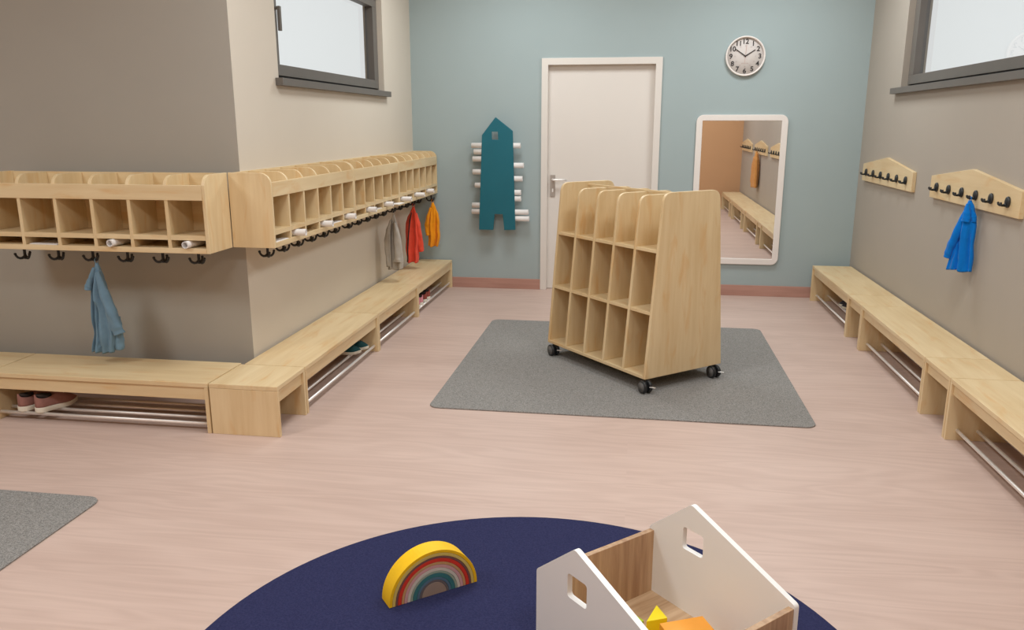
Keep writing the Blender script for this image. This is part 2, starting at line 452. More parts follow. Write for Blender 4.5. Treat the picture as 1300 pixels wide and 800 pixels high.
# along the beige wall (front faces +x): rot = 90 deg, local x -> world y, local y -> world -x
xf = XL+DB
R90 = pi/2
bench('stool', 'maple corner stool with a solid end panel, where the two bench rows meet', 'stool', GS, 3.892-yf, DB, HL, (), (xf, yf, 0), R90)
sb1 = bench('bench', 'maple bench along the beige wall with teal shoes on its rods', 'bench', GB, 5.149-3.896, DB-.018, HL, RL, (xf, 3.896, 0), R90)
bench('bench', 'maple bench with empty rods along the beige wall, middle one of three', 'bench', GB, 6.174-5.153, DB-.018, HL, RL, (xf, 5.153, 0), R90)
bench('bench', 'maple bench in the corner by the blue wall, under the red and yellow jackets', 'bench', GB, 7.418-6.178, DB-.018, HL, RL, (xf, 6.178, 0), R90)
# along the grey-brown wall (front faces -x): rot = -90 deg, local x -> world -y, local y -> world +x
xq = XR-DR
LB, LS = 1.262, .365
y = 7.315
rowlab = [
 ('b', 'taller maple bench along the grey-brown wall, end one nearest the blue wall'),
 ('s', 'narrow maple stool after the first bench from the blue wall, along the grey-brown wall'),
 ('b', 'taller maple bench standing under the blue shirt along the grey-brown wall'),
 ('s', 'second narrow maple stool from the blue wall along the grey-brown wall'),
 ('b', 'taller maple bench with steel rods, cut by the picture edge'),
 ('s', 'narrow maple stool third from the blue wall, seen only in the mirror'),
 ('b', 'maple bench below the tan jacket, seen only in the mirror'),
 ('s', 'narrow maple stool fourth from the blue wall, seen only in the mirror'),
 ('b', 'maple bench ending at the terracotta wall, seen only in the mirror'),
]
for k, lab in rowlab:
    L = LB if k == 'b' else LS
    y0 = y
    bench('bench' if k == 'b' else 'stool', lab, 'bench' if k == 'b' else 'stool', GB if k == 'b' else GS, L, DR-.018, HR, RR if k == 'b' else (), (xq, y0, 0), -R90, .052, .056)
    y -= L+.003

# ------------------------------------------------------------------ cubby shelves (local: x along the front, y = 0 front, y = depth at wall)
def triple_hook(z):
    b = B()
    b.lathe([(0, 0), (.015, 0), (.015, -.005), (.009, -.009), (.0072, -.02), (.0072, -.046), (.0095, -.052), (.0095, -.060), (.006, -.068), (.0, -.070)], Matrix.Translation((0, 0, z)), 14)
    for a in (radians(217), radians(97), radians(-23)):
        pts = [(r*cos(a), r*sin(a), z+h) for r, h in [(.002, -.054), (.013, -.062), (.024, -.063), (.034, -.058), (.041, -.049), (.044, -.039)]]
        b.tube(pts, [.0075, .007, .0066, .0063, .006, .006], 8)
        b.lathe([(0, -.007), (.0055, -.005), (.0075, 0), (.0055, .005), (0, .007)], Matrix.Translation(Vector(pts[-1])), 10)
    return b
def cubby(label, n, loc, rot, L, group, last_front=False):
    t = thing('cubby_shelf', label, 'shelf', group, loc, rot)
    p = .019; d = DS
    r = .062
    zr0, zr1 = 1.163, 1.2375          # front rail
    prof = [(0, ZB), (d, ZB), (d, ZT)] + [(x_, z_) for x_, z_ in arc(r, ZT-r, r, pi/2, pi, 8)]
    for x in (0, L-p):
        b = B(); b.prism(prof, x+.0008, x+p-.0008, 'x'); b.done('side_panel', MAPLE['z'], t, bevel=.0012)
    cell = (L-p)/n
    profd = [(.001, ZB+.026), (d-.012, ZB+.026), (d-.012, ZT-.004)] + [(x_, z_) for x_, z_ in arc(r+.001, ZT-.004-r, r, pi/2, pi, 8)]
    for i in range(1, n):
        x = i*cell + p/2
        b = B(); b.prism(profd, x-.0092, x+.0092, 'x'); b.done('divider', MAPLE['z'], t, bevel=.001)
    b = B(); b.box(p, L-p, 0, d, ZB, ZB+.026); b.done('bottom_board', MAPLE['x'], t, bevel=.001)
    b = B()
    for i in range(n):
        xa = p if i == 0 else i*cell+p/2+.0092; xb = L-p if i == n-1 else (i+1)*cell+p/2-.0092
        b.box(xa, xb, .0005, d-.012, .966, .989)
    b.done('shelf_board', MAPLE['x'], t)
    b = B()
    for i in range(n):
        xa = p if i == 0 else i*cell+p/2+.0092; xb = L-p if i == n-1 else (i+1)*cell+p/2-.0092
        b.box(xa, xb, .021, d-.012, zr0, zr0+.018)
    b.done('top_board', MAPLE['x'], t)
    b = B(); b.box(p, L-p, -.0008, .0185, zr0, zr1); b.done('front_rail', MAPLE['x'], t, bevel=.0015)
    b = B(); b.box(p, L-p, d-.0115, d, ZB+.026, ZT-.002); b.done('back_panel', MAPLE['x'], t)
    # hooks under the bottom board
    m = .1225; sp = (L-2*m)/(n-1)
    hx = []
    for i in range(n):
        x = m + sp*i
        h = triple_hook(0).done('coat_hook', M['black'], t, (x, .03 + .0 if (last_front and i == n-1) else .1017, ZB))
        hx.append(x)
    return t, cell, p, hx
GC = 'maple cubby shelves with coat hooks'
XS = XL-.0025
cub_f, cell6, pp, hx6 = cubby('maple cubby shelf with black hooks on the taupe wall above the blue-grey shirt', 6, (XS-UNIT6, YROW-DS, 0), 0, UNIT6, GC)
ysd = [YROW, YROW+UNIT6+.002, YROW+UNIT6+UNIT5+.004]
labs = ['six-compartment maple cubby shelf on the beige wall, with its big end panel facing the room',
        'five-compartment maple cubby shelf on the beige wall between two longer shelves',
        'six-compartment maple cubby shelf in the corner at the blue wall above the red jacket']
side = []
for k in range(3):
    n, L = ((6, UNIT6), (5, UNIT5), (6, UNIT6))[k]
    side.append(cubby(labs[k], n, (XL+DS, ysd[k], 0), R90, L-.001, GC, k == 2))

# paper in the small slots
def paper_roll(label, loc, rot, L=.25, R=.0196):
    b = B()
    mt = Matrix.Translation((0, 0, 0)) @ Matrix.Rotation(-pi/2, 4, 'X')
    # rolled sheet: a spiral wall with some thickness
    n = 64; outer = []; inner = []
    for i in range(n+1):
        a = 2*pi*2.2*i/n
        rr = R - .0055*(1-i/n)
        outer.append((rr*cos(a), rr*sin(a))); inner.append(((rr-.0016)*cos(a), (rr-.0016)*sin(a)))
    rings = [[Vector((x, yy, z)) for x, z in outer + inner[::-1]] for yy in (0, L)]
    b.loft(rings)
    for f in b.bm.faces: f.smooth = False
    o = b.done('paper_roll', M['paper'], None, loc, rot)
    return tag(o, label, 'paper roll', 'rolled papers in the cubby slots')
def paper_sheet(label, loc, rot, w=.16, L=.2, tilt=.0):
    b = B()
    n = 10
    top = []; 
    rings = []
    for i in range(n+1):
        yy = L*i/n; lift = .006*sin(pi*i/n*.9)*0 + .0022 + .0012*sin(i*1.3)
        rings.append([Vector((-w/2, yy, 0.0002)), Vector((w/2, yy, 0.0002)), Vector((w/2, yy, lift)), Vector((0, yy, lift+.0006)), Vector((-w/2, yy, lift+.0012))])
    b.loft(rings)
    for f in b.bm.faces: f.smooth = False
    o = b.done('paper_stack', M['paper'], None, loc, rot)
    return tag(o, label, 'paper', 'flat sheets in the cubby slots')
ZS = ZB+.026
def slot_front(i):   # x centre of compartment i of the front shelf
    return XS-UNIT6 + pp/2 + cell6*(i+.5)
paper_sheet('flat white paper sheet in a small slot of the taupe-wall shelf', (slot_front(1)+.002, YROW-DS+.006, ZS+.0006), radians(-2), .160, .19)
paper_roll('white paper roll in the taupe-wall shelf, third slot from its end panel', (slot_front(3)-.012, YROW-DS-.02, ZS+.0202), radians(-6), .225)
paper_roll('white paper roll in the taupe-wall shelf, slot next to its end panel', (slot_front(5)-.008, YROW-DS-.022, ZS+.0202), radians(-6), .225)
def slot_side(u, i):
    t, cell, p_, hx = side[u]
    return ysd[u] + p_/2 + cell*(i+.5)
xs = XL+DS
sides = [(0, 0, 's', 'end slot of the beige-wall shelf run, beside the big end panel'), (0, 1, 'r', 'second slot of the beige-wall shelf run'),
         (0, 3, 'r', 'fourth slot of the beige-wall shelf run'), (0, 4, 's', 'fifth slot of the beige-wall shelf run'), (0, 5, 'r', 'sixth slot of the beige-wall shelf run'),
         (1, 1, 'r', 'second slot of the five-compartment shelf'), (1, 2, 's', 'middle slot of the five-compartment shelf'), (1, 3, 'r', 'fourth slot of the five-compartment shelf'),
         (1, 4, 'S', 'last slot of the five-compartment shelf'), (2, 0, 'R', 'first slot of the corner shelf'), (2, 1, 's', 'second slot of the corner shelf'),
         (2, 2, 'R', 'third slot of the corner shelf'), (2, 4, 'r', 'fifth slot of the corner shelf')]
for u, i, k, where in sides:
    if k in 'rR':
        out = .05 if k == 'r' else .072
        paper_roll('white paper roll in the '+where, (xs+out, slot_side(u, i)-.02, ZS+.0202), R90+radians(7 if i % 2 else 4), .215)
    else:
        out = -.006 if k == 's' else .05
        paper_sheet('flat white paper in '+where, (xs+out, slot_side(u, i), ZS+.0004), R90, .16, .19)

# ------------------------------------------------------------------ hook rails on the grey-brown wall (local: x along the wall, y towards the wall)
def hook_rail(label, y_far):
    L = 1.272
    t = thing('hook_rail', label, 'coat rail', 'house-shaped maple coat rails', (XR-.025, y_far, 0), -R90)
    b = B(); b.prism([(0, 1.07), (L, 1.07), (L, 1.207), (L/2, 1.281), (0, 1.207)], 0, .0248, 'y')
    b.done('board', MAPLE['x'], t, bevel=.002)
    for i in range(6):
        x = .125 + .2035*i
        b = B()
        rot_ = Matrix.Rotation(pi/2, 4, 'X') @ Matrix.Scale(1.24, 4, (0, 1, 0))
        b.lathe([(0, 0), (.0215, 0), (.0235, .004), (.0225, .0095), (.018, .0135), (.010, .0155), (0, .016)], rot_, 24)
        b.tube([(0, -.006, -.013), (0, -.016, -.016), (0, -.022, -.016)], [.0095, .0085, .008], 10)
        for s in (-1, 1):
            b.tube([(0, -.018, -.0165), (s*.008, -.028, -.0175), (s*.0135, -.037, -.0165), (s*.0155, -.042, -.012), (s*.016, -.043, -.007)], [.0066, .006, .0056, .0054, .0054], 8)
            b.lathe([(0, -.006), (.0045, -.0045), (.0062, 0), (.0045, .0045), (0, .006)], Matrix.Translation((s*.016, -.043, -.005)), 10)
        b.done('coat_hook', M['black'], t, (x, 0, 1.142))
    return t
for lab, yy in [('house-shaped maple coat rail with free hooks, nearest the blue wall', 7.222), ('house-shaped maple coat rail from which the blue shirt hangs', 5.590),
                ('house-shaped maple coat rail with free hooks, cut by the mirror frame', 3.96), ('house-shaped maple coat rail with the tan jacket, seen in the mirror', 2.33),
                ('house-shaped maple coat rail at the terracotta wall, seen in the mirror', .70)]:
    hook_rail(lab, yy)

# ------------------------------------------------------------------ garments
def fabric(name, rgb):
    return plain(name, rgb, .9, noise=.07, nscale=22, bump=.35, bscale=420, spec=.15, sheen=.15)
def smooth_interp(rows, z):
    for a, c in zip(rows, rows[1:]):
        if a[0] >= z >= c[0]:
            t = (a[0]-z)/(a[0]-c[0]); t2 = t*t*(3-2*t)
            t2 = .5*t+.5*t2
            return [p_+(q-p_)*t2 for p_, q in zip(a[1:], c[1:])]
    return rows[-1][1:] if z < rows[-1][0] else rows[0][1:]
def garment(name, label, origin, U, V, rows, mat, sleeves=(), folds=5, amp=.012, seed=1, loop=None, extra=None, cat='jacket', lean=0., creases=()):
    """rows: (z, u_left, u_right, depth, v_centre) from the hook down; U along the wall, V out of the wall"""
    rnd = random.Random(seed)
    t = thing(name, label, cat, 'clothes hanging on the hooks', origin)
    U = Vector(U); V = Vector(V); Z = Vector((0, 0, 1))
    z0, z1 = rows[0][0], rows[-1][0]
    NR, NC = 54, 72
    ph = [rnd.uniform(0, 6.28) for _ in range(6)]
    rings = []
    for i in range(NR+1):
        z = z0+(z1-z0)*i/NR; f = i/NR
        ul, ur, d, vc = smooth_interp(rows, z)
        c = (ul+ur)/2; hw = (ur-ul)/2
        A = amp*min(1, f*2.2+.15)
        ring = []
        for k in range(NC):
            a = 2*pi*k/NC
            cu = cos(a); su = sin(a)
            s_ = math.copysign(abs(cu)**.75, cu)
            w = A*(sin(folds*s_*1.6+ph[0]+f*.9) + .55*sin(folds*2.1*s_+ph[1]-f*1.4) + .3*sin(folds*3.7*s_+ph[2]+2*f))
            v = vc + d*math.copysign(abs(su)**.8, su) + w*(.35+.65*(1-abs(s_)**6))*min(1, hw/.04)
            jz = .004*sin(5*s_+ph[3])*f
            uu = c + hw*s_ + .004*sin(z*38+ph[4])*f
            if su > 0:
                for (zt, ut, zb, ub, dep, wid) in creases:
                    if z < zt:
                        g = (zt-z)/(zt-zb); uc = ut+(ub-ut)*g
                        v -= dep*min(1, g*5)*math.exp(-((uu-uc)/wid)**2)
            uu -= lean*z
            ring.append(U*uu + V*v + Z*(z+jz))
        rings.append(ring)
    # hem rolled inside
    last = rings[-1]
    cen = sum(last, Vector())/len(last)
    rings.append([cen+(p_-cen)*.86 + Z*.012 for p_ in last])
    b = B(); b.loft(rings); b.done('cloth_body', mat, t)
    for si, sl in enumerate(sleeves):     # (list of (u, v, z, ru, rv))
        b = B(); rr = []
        P = sl
        n = 26; m = 24
        pts = []
        for i in range(n+1):
            q = i/n*(len(P)-1); j = min(int(q), len(P)-2); w = q-j; w = w*w*(3-2*w)*.5+w*.5
            pts.append([x_+(y_-x_)*w for x_, y_ in zip(P[j], P[j+1])])
        p0 = rnd.uniform(0, 6.28)
        for i, (u_, v_, z_, ru, rv) in enumerate(pts):
            j0, j1 = pts[max(0, i-1)], pts[min(n, i+1)]
            tx, tz = j1[0]-j0[0], j1[2]-j0[2]; ln = math.hypot(tx, tz) or 1
            nu, nz = -tz/ln, tx/ln
            ring = []
            for k in range(m):
                a = 2*pi*k/m
                wob = 1 + .10*sin(3*a+p0+i*.35) + .05*sin(i*1.1+p0)
                ring.append(U*(u_-lean*z_+nu*ru*cos(a)*wob) + V*(v_+rv*sin(a)*wob) + Z*(z_+nz*ru*cos(a)*wob))
            rr.append(ring)
        c_ = sum(rr[-1], Vector())/m; c2 = sum(rr[-3], Vector())/m
        rr.append([c_+(p_-c_)*.8+(c2-c_)*.3 for p_ in rr[-1]])
        b.loft(rr); b.done('sleeve', mat, t)
    if loop:
        b = B(); b.tube([U*u_+V*v_+Z*z_ for u_, v_, z_ in loop], .0024, 8); b.done('hanging_loop', mat, t)
    if extra: extra(t, U, V, Z, mat)
    return t
def rel(rows, u0, zt):  # helper: keep the origin at the hook
    return rows

# blue-grey shirt under the front shelf, third hook
def hoop(e, top, a=.0098, lo=-.008):     # a loop of tape over the arm of a hook; e: direction across the arm in (u, v)
    return [(e[0]*q*a, e[1]*q*a, z) for q, z in ((-.35, lo), (-.9, lo*.2), (-1, top*.55), (-.72, top*.9), (0, top), (.72, top*.9), (1, top*.55), (.9, lo*.2), (.35, lo))]
LOOP = hoop((.8, -.6), .0245)
hxw = XS-UNIT6+hx6[2]
garment('shirt', 'blue-grey shirt hanging from a hook in front of the taupe wall', Vector((hxw+.024, YROW-.13-.0102, .8285)), (1, 0, 0), (0, -1, 0),
    [(-.006, -.007, .008, .007, .0), (-.04, -.012, .020, .014, .0), (-.08, -.022, .034, .020, .0), (-.14, -.034, .054, .026, .0), (-.24, -.042, .078, .030, .0),
     (-.35, -.034, .092, .032, .0), (-.44, -.038, .096, .032, .0), (-.492, -.040, .094, .030, .0)], fabric('cloth_blue_grey', (112, 142, 162)),
    sleeves=[[(-.006, .012, -.03, .008, .010), (-.020, .018, -.08, .014, .016), (-.034, .022, -.125, .017, .018), (-.039, .022, -.146, .018, .018)],
             [(.014, .014, -.05, .012, .012), (.050, .022, -.15, .024, .022), (.088, .022, -.26, .030, .024), (.118, .016, -.35, .031, .022), (.130, .012, -.385, .030, .020)],
             [(.085, -.012, -.30, .03, .016), (.104, -.014, -.40, .030, .018), (.106, -.014, -.478, .027, .018)]],
    folds=3.0, amp=.012, seed=3, loop=hoop((.39, -.92), .0205), cat='shirt', lean=-.095, creases=[(-.20, .008, -.50, .020, .060, .0085), (-.10, -.016, -.49, -.026, .030, .008)])

# clothes under the shelves along the beige wall, their broad side to the room
XHK = XL+.13
def jacket_side(label, x, y, z, rgb, rows, seed, sleeves, folds=3., amp=.014, extra=None, creases=()):
    return garment('jacket', label, Vector((x, y, z)), (1, 0, 0), (0, -1, 0), rows, fabric('cloth_%d' % seed, rgb), sleeves, folds, amp, seed, loop=LOOP, extra=extra, lean=-.03, creases=creases)
def front_strip(pts, w):
    LEAN = -.03
    def f(t, U, V, Z, mat):
        b = B(); b.tube([U*(u_-LEAN*z_)+V*(v_+.010)+Z*z_ for u_, v_, z_ in pts], [w*.6]+[w]*(len(pts)-2)+[w*.8], 8)
        o = b.done('zip_and_fold_strip', M['dark'], t); o['label'] = 'dark strip for zip and painted fold shade'
    return f
jacket_side('light grey jacket hanging in front of the beige wall', -1.9364, 6.284, .8245, (176, 168, 158),
    [(-.004, -.007, .007, .010, .0), (-.05, -.020, .018, .02, .0), (-.12, -.044, .036, .034, .0), (-.2, -.058, .060, .042, .0), (-.3, -.058, .076, .046, .0), (-.4, -.046, .081, .044, .0), (-.455, -.044, .083, .040, .0)], 11,
    [[(-.012, .02, -.05, .012, .014), (-.034, .03, -.13, .020, .022), (-.042, .034, -.22, .024, .026), (-.036, .036, -.33, .023, .024), (-.030, .034, -.43, .021, .022)],
     [(.018, .025, -.07, .014, .016), (.040, .035, -.17, .026, .024), (.048, .042, -.27, .031, .028), (.046, .046, -.36, .032, .028), (.045, .046, -.385, .032, .028)]],
    extra=front_strip([(-.002, .022, -.05), (-.004, .042, -.14), (.0, .052, -.28), (.006, .056, -.43)], .0028), creases=[(-.06, -.004, -.455, .004, .014, .010)])  # dark strip here paints the shade of the centre fold
jacket_side('red jacket with a dark zip strip hanging near the blue wall', -1.9364, 6.879, .8245, (226, 78, 56),
    [(-.004, -.007, .009, .010, .0), (-.05, -.028, .022, .022, .0), (-.10, -.056, .036, .034, .0), (-.15, -.070, .048, .042, .0), (-.26, -.070, .056, .048, .0), (-.38, -.066, .054, .046, .0), (-.495, -.058, .046, .042, .0)], 12,
    [[(.018, .01, -.06, .016, .018), (.042, .012, -.16, .026, .026), (.058, .010, -.27, .028, .028), (.068, .006, -.36, .026, .024), (.074, .004, -.40, .024, .022)]],
    extra=front_strip([(-.006, .026, -.05), (-.016, .048, -.12), (-.026, .058, -.25), (-.032, .060, -.38), (-.036, .054, -.488)], .006))
jacket_side('orange-yellow jacket hanging in the corner by the blue wall', -1.8647, 7.276, .8245, (236, 150, 24),
    [(-.004, -.008, .012, .010, .0), (-.05, -.020, .032, .02, .0), (-.11, -.036, .058, .03, .0), (-.195, -.050, .070, .036, .0), (-.3, -.040, .074, .038, .0), (-.38, -.034, .068, .036, .0), (-.41, -.034, .060, .034, .0)], 13,
    [[(-.012, .01, -.05, .012, .014), (-.034, .016, -.13, .020, .022), (-.042, .022, -.21, .024, .026), (-.034, .026, -.28, .023, .024), (-.030, .026, -.305, .023, .024)]], creases=[(-.04, .004, -.41, .018, .016, .008), (-.1, .03, -.41, .04, .012, .007)])
# blue shirt on the second coat rail, turned towards the room
hy4 = 5.590-(.125+.2035*3)
garment('shirt', 'bright blue shirt hanging on the house-shaped rail by the grey-brown wall', Vector((XR-.025-.034, hy4-.0125, 1.117)), (.66, -.7513, 0), (-.7513, -.66, 0),
    [(-.003, -.008, .008, .007, .0), (-.035, -.022, .024, .014, .0), (-.085, -.037, .036, .018, .002), (-.13, -.050, .041, .020, .004), (-.195, -.061, .037, .022, .004), (-.28, -.081, .033, .022, .004),
     (-.35, -.108, .031, .022, .004), (-.402, -.115, .031, .021, .004)], fabric('cloth_blue', (0, 116, 206)),
    [[(-.015, .004, -.06, .013, .012), (-.048, .010, -.155, .021, .02), (-.085, .012, -.25, .024, .022), (-.105, .010, -.31, .020, .018), (-.112, .010, -.335, .018, .016)],
     [(-.002, .018, -.02, .010, .010), (.000, .026, -.065, .019, .014), (-.002, .030, -.105, .023, .015), (-.003, .031, -.118, .024, .015)],
     [(.013, .008, -.04, .010, .010), (.027, .010, -.085, .016, .012), (.030, .010, -.118, .016, .012)]],
    folds=2.6, amp=.009, seed=21, lean=.085, creases=[(-.17, -.042, -.40, -.055, .040, .008), (-.14, .012, -.42, .008, .014, .006)], loop=hoop((-.7513, -.66), .0195, .0125), cat='shirt')
garment('jacket', 'tan jacket hanging by the grey-brown wall, seen only in the mirror', Vector((XR-.025-.034, 2.33-(.125+.2035*3)-.0125, 1.117)), (0, -1, 0), (-1, 0, 0),
    [(-.002, -.012, .012, .010, .0), (-.06, -.05, .05, .022, .0), (-.14, -.10, .09, .030, .0), (-.25, -.12, .13, .034, .0), (-.4, -.13, .16, .036, .0), (-.52, -.13, .17, .034, .0), (-.56, -.12, .17, .032, .0)],
    fabric('cloth_tan', (210, 148, 84)),
    [[(.05, .02, -.1, .03, .02), (.13, .024, -.25, .042, .026), (.19, .02, -.4, .042, .026), (.2, .02, -.5, .038, .022)]], folds=3, amp=.013, seed=31,
    loop=hoop((1, 0), .0195, .0125))

# ------------------------------------------------------------------ shoes (local: toe towards +y, sole at z = 0)
def shoe(label, loc, rot, rgb, L=.17, seed=1, mirror=1, tongue=None, sole=None, name='shoe', velcro=None, hs=1.18):
    t = thing(name, label, 'shoe', 'children\'s shoes on the rods', loc, rot)
    up = plain('shoe_upper_%d' % seed, rgb, .75, noise=.06, nscale=50, bump=.2, bscale=500)
    k = L/.17
    def half(y):  # half width of the sole at y in 0..1
        y = max(0., min(1., y))
        return (.0255*(1-abs(2*min(y, .5)-.5)*.0) * (1-(max(0, .16-y)/.16)**2.4*.75) * (1 - (max(0, y-.66)/.34)**2.6*.93) + .006*math.exp(-((y-.68)/.2)**2))*k
    N, C = 26, 28
    ys = [i/N for i in range(N+1)]
    # sole
    b = B(); rings = []
    ts = [.0, .006, .02, .05, .1, .16, .25, .35, .45, .55, .65, .75, .83, .9, .95, .98, .995, 1.]
    for y in ts:
        w = max(half(y), .004*k) + .0025*k
        cx = mirror*.004*sin(y*pi)*k
        lift = .008*k*max(0, y-.72)/.28
        hgt = (.021 - .004*y)*k
        rings.append([Vector((cx-w, y*L, lift)), Vector((cx+w, y*L, lift)), Vector((cx+w*1.0, y*L, lift+hgt)), Vector((cx-w*1.0, y*L, lift+hgt))])
    b.loft(rings); b.done('sole', sole or M['rubber'], t, bevel=.002)
    # upper: arched cross sections, the rear third opened by a collar
    b = B(); rings = []
    for y in ts:
        w = max(half(y), .004*k)*.98
        cx = mirror*.004*sin(y*pi)*k
        lift = .008*k*max(0, y-.72)/.28 + (.018-.004*y)*k
        if y < .42: h = (.05 - .010*sin(pi*y/.42))*k*hs
        else:
            q = min(1., (y-.42)/.58); h = (.05*(1-q)**.9*.62 + .05*.38*(1-q**3) + .004)*k*(1+(hs-1)*(1-q))
        ring = []
        for i in range(C+1):
            a = pi*i/C
            px = cx + w*math.copysign(abs(cos(a))**(.55 if y < .45 else .8), cos(a))*(1-.16*sin(a)*(1 if y < .45 else .5))
            pz = lift + h*(abs(sin(a))**.62)
            if y < .40 and y > .03 and abs(cos(a)) < .66:       # foot opening
                pz = lift + h*.62 - .012*k
            ring.append(Vector((px, y*L*.985+.0015, pz)))
        rings.append(ring)
    b.loft(rings, cap=True); b.done('upper', up, t)
    b = B()
    y0, y1 = .06*L, .40*L
    ln = []
    for i in range(24):
        a = 2*pi*i/24
        ln.append(Vector((mirror*.002*k + cos(a)*.0165*k, (y0+y1)/2 + sin(a)*(y1-y0)/2*1.02, (.018+(.0435-.004*sin(a))*hs)*k)))
    b.loft([ln, [p_*1 - Vector((0, 0, .014*k)) for p_ in ln]]); b.done('lining', tongue or M['dark'], t)
    b = B()
    for j in range(4):
        y = (.43+.065*j)*L; h = (.067-.0105*j)*k*(1 if j < 1 else 1)
        q = (y/L-.42)/.58; h = (.018 + (.05*(1-q)**.9*.62 + .05*.38*(1-q**3) + .004)*(1+(hs-1)*(1-q)) - .004*y/L)*k
        w = .0135*k
        b.tube([(-w, y, h-.006*k), (-w*.5, y+.002, h+.0005), (w*.5, y+.004, h+.0005), (w, y+.006, h-.006*k)], .0022*k, 7)
    b.done('laces', velcro or M['lace'], t)
    return t
ZR = .041+.0092
shoe('dusty-red shoe heel to the room on the front bench rods, beside the bench panel', (-3.182, yf+.018, ZR), radians(-12), (152, 106, 96), .215, 1, 1)
shoe('dusty-red shoe with laces on the front bench rods, the partner further from the bench panel', (-3.083, yf+.016, ZR), radians(-25), (152, 106, 96), .22, 1, -1)
# teal pair, toes to the room (front faces +x)
shoe('teal shoe with white toe edge on bench rods, partner closer to the corner stool', (xf-.215, 4.865, ZR), -R90+radians(14), (0, 74, 80), .175, 2, 1)
shoe('teal shoe with white toe edge on bench rods, partner closer to the blue wall', (xf-.20, 4.975, ZR), -R90+radians(12), (0, 74, 80), .175, 2, -1)
PINK = (226, 150, 160)
shoe('pink shoe under the corner bench, partner at the bench panel', (xf-.02, 6.30, ZR), R90, PINK, .19, 4, 1)
shoe('pink shoe under the corner bench, partner beside the brown-red shoes', (xf-.02, 6.40, ZR), R90, PINK, .19, 4, -1)
shoe('brown-red shoe under the corner bench, partner beside the pink shoes', (xf-.02, 6.525, ZR), R90, (150, 70, 58), .19, 5, 1)
shoe('brown-red shoe under the corner bench, partner further along towards the blue wall', (xf-.02, 6.635, ZR), R90, (150, 70, 58), .19, 5, -1)
shoe('dark shoe with pale sole under the end bench, partner nearer the blue wall', (xq+.295, 6.82, .0612), R90+radians(4), (60, 62, 74), .17, 6, 1)
shoe('dark shoe under the end bench, partner hidden further behind the narrow stool', (xq+.295, 6.72, .0612), R90, (60, 62, 74), .17, 6, -1)

# ------------------------------------------------------------------ house-shaped paper roll rack on the blue wall
t = thing('hanging_paper_rack', 'teal house-shaped rack on the blue wall holding white rolls', 'wall rack', None, (0, YB, 0))
b = B()
poly = [(-1.437, .573), (-1.303, .573), (-1.289, .719), (-1.213, .719), (-1.199, .573), (-1.096, .577), (-1.120, 1.47), (-1.276, 1.590), (-1.402, 1.432)]
b.prism(poly, -.120, -.100, 'y', hole=[(-1.312, 1.392), (-1.252, 1.392), (-1.256, 1.462), (-1.313, 1.462)])
b.done('front_panel', M['teal'], t, bevel=.002)
b = B(); b.box(-1.36, -1.17, -.05, 0, .73, 1.36); b.done('back_board', M['teal'], t, bevel=.001)
rolls = [('both', 1.339), ('l', 1.282), ('l', 1.218), ('r', 1.162), ('l', 1.101), ('r', 1.042), ('l', .980), ('r', .917), ('r', .860), ('l', .796), ('both', .737), ('r', .677)]
ends = {1.339: (-1.506, -1.054), 1.282: (-1.485, -1.16), 1.218: (-1.497, -1.17), 1.162: (-1.35, -1.024), 1.101: (-1.498, -1.17), 1.042: (-1.36, -1.035), .98: (-1.478, -1.17),
        .917: (-1.36, -1.049), .86: (-1.36, -1.049), .796: (-1.506, -1.17), .737: (-1.51, -.979), .677: (-1.185, -.972)}
ords = ['topmost', 'second', 'third', 'fourth', 'fifth', 'sixth', 'seventh', 'eighth', 'ninth', 'tenth', 'eleventh', 'lowest']
for (k, z), od in zip(rolls, ords):
    x0, x1 = ends[z]
    b = B(); R = .0242
    if z == .677: pass
    b.lathe([(R-.006, 0), (R, 0), (R, x1-x0), (R-.006, x1-x0), (R-.006, 0)], Matrix.Translation((x0, 0, 0)) @ Matrix.Rotation(pi/2, 4, 'Y'), 24)
    o_ = b.done('paper_roll', M['paper'], None, (0, YB-.0752, z))
    for p_ in o_.data.polygons: p_.use_smooth = True
    tag(o_, '%s white roll behind the teal house rack, showing its end on %s' % (od, {'both': 'both sides', 'l': 'the beige-wall side', 'r': 'the door side'}[k]), 'paper roll', 'white rolls in the teal house rack')

# ------------------------------------------------------------------ mirror
t = thing('wall_mirror', 'tall mirror with rounded white frame on the blue wall beside the door', 'mirror', None, (0, YB, 0))
b = B(); b.prism(rrect(.501, 1.278, .292, 1.609, .062, 8), -.026, -.001, 'y', hole=rrect(.553, 1.226, .345, 1.558, .006, 3))
b.done('mirror_frame', M['mframe'], t, bevel=.004, seg=3)
b = B(); b.box(.549, 1.230, -.016, -.010, .341, 1.562); b.done('mirror_glass', M['mirror'], t)

# ------------------------------------------------------------------ wall clock
CK = thing('wall_clock', 'round white wall clock on the blue wall above the mirror', 'clock', None, (.882, YB, 2.096))
rot = Matrix.Rotation(pi/2, 4, 'X')   # local z -> -y (into the room)
b = B(); b.lathe([(.150, .004), (.162, .004), (.1655, .012), (.1655, .03), (.163, .0355), (.158, .037), (.153, .034), (.150, .024), (.150, .004)], rot, 64)
b.done('clock_rim', M['mframe'], CK)
b = B(); b.lathe([(0, .0), (.152, .0), (.152, .012), (0, .012)], rot, 48); b.done('dial', M['dial'], CK)
def text_mesh(txt, size):
    cu = bpy.data.curves.new('numeral', 'FONT'); cu.body = txt; cu.size = size; cu.align_x = 'CENTER'; cu.align_y = 'CENTER'; cu.extrude = .0006; cu.offset = .0014 if size > .02 else 0
    ob = bpy.data.objects.new('numeral', cu); COL.objects.link(ob)
    dg = bpy.context.evaluated_depsgraph_get()
    me = bpy.data.meshes.new_from_object(ob.evaluated_get(dg))
    bpy.data.objects.remove(ob)
    return me
TILT = radians(-3)
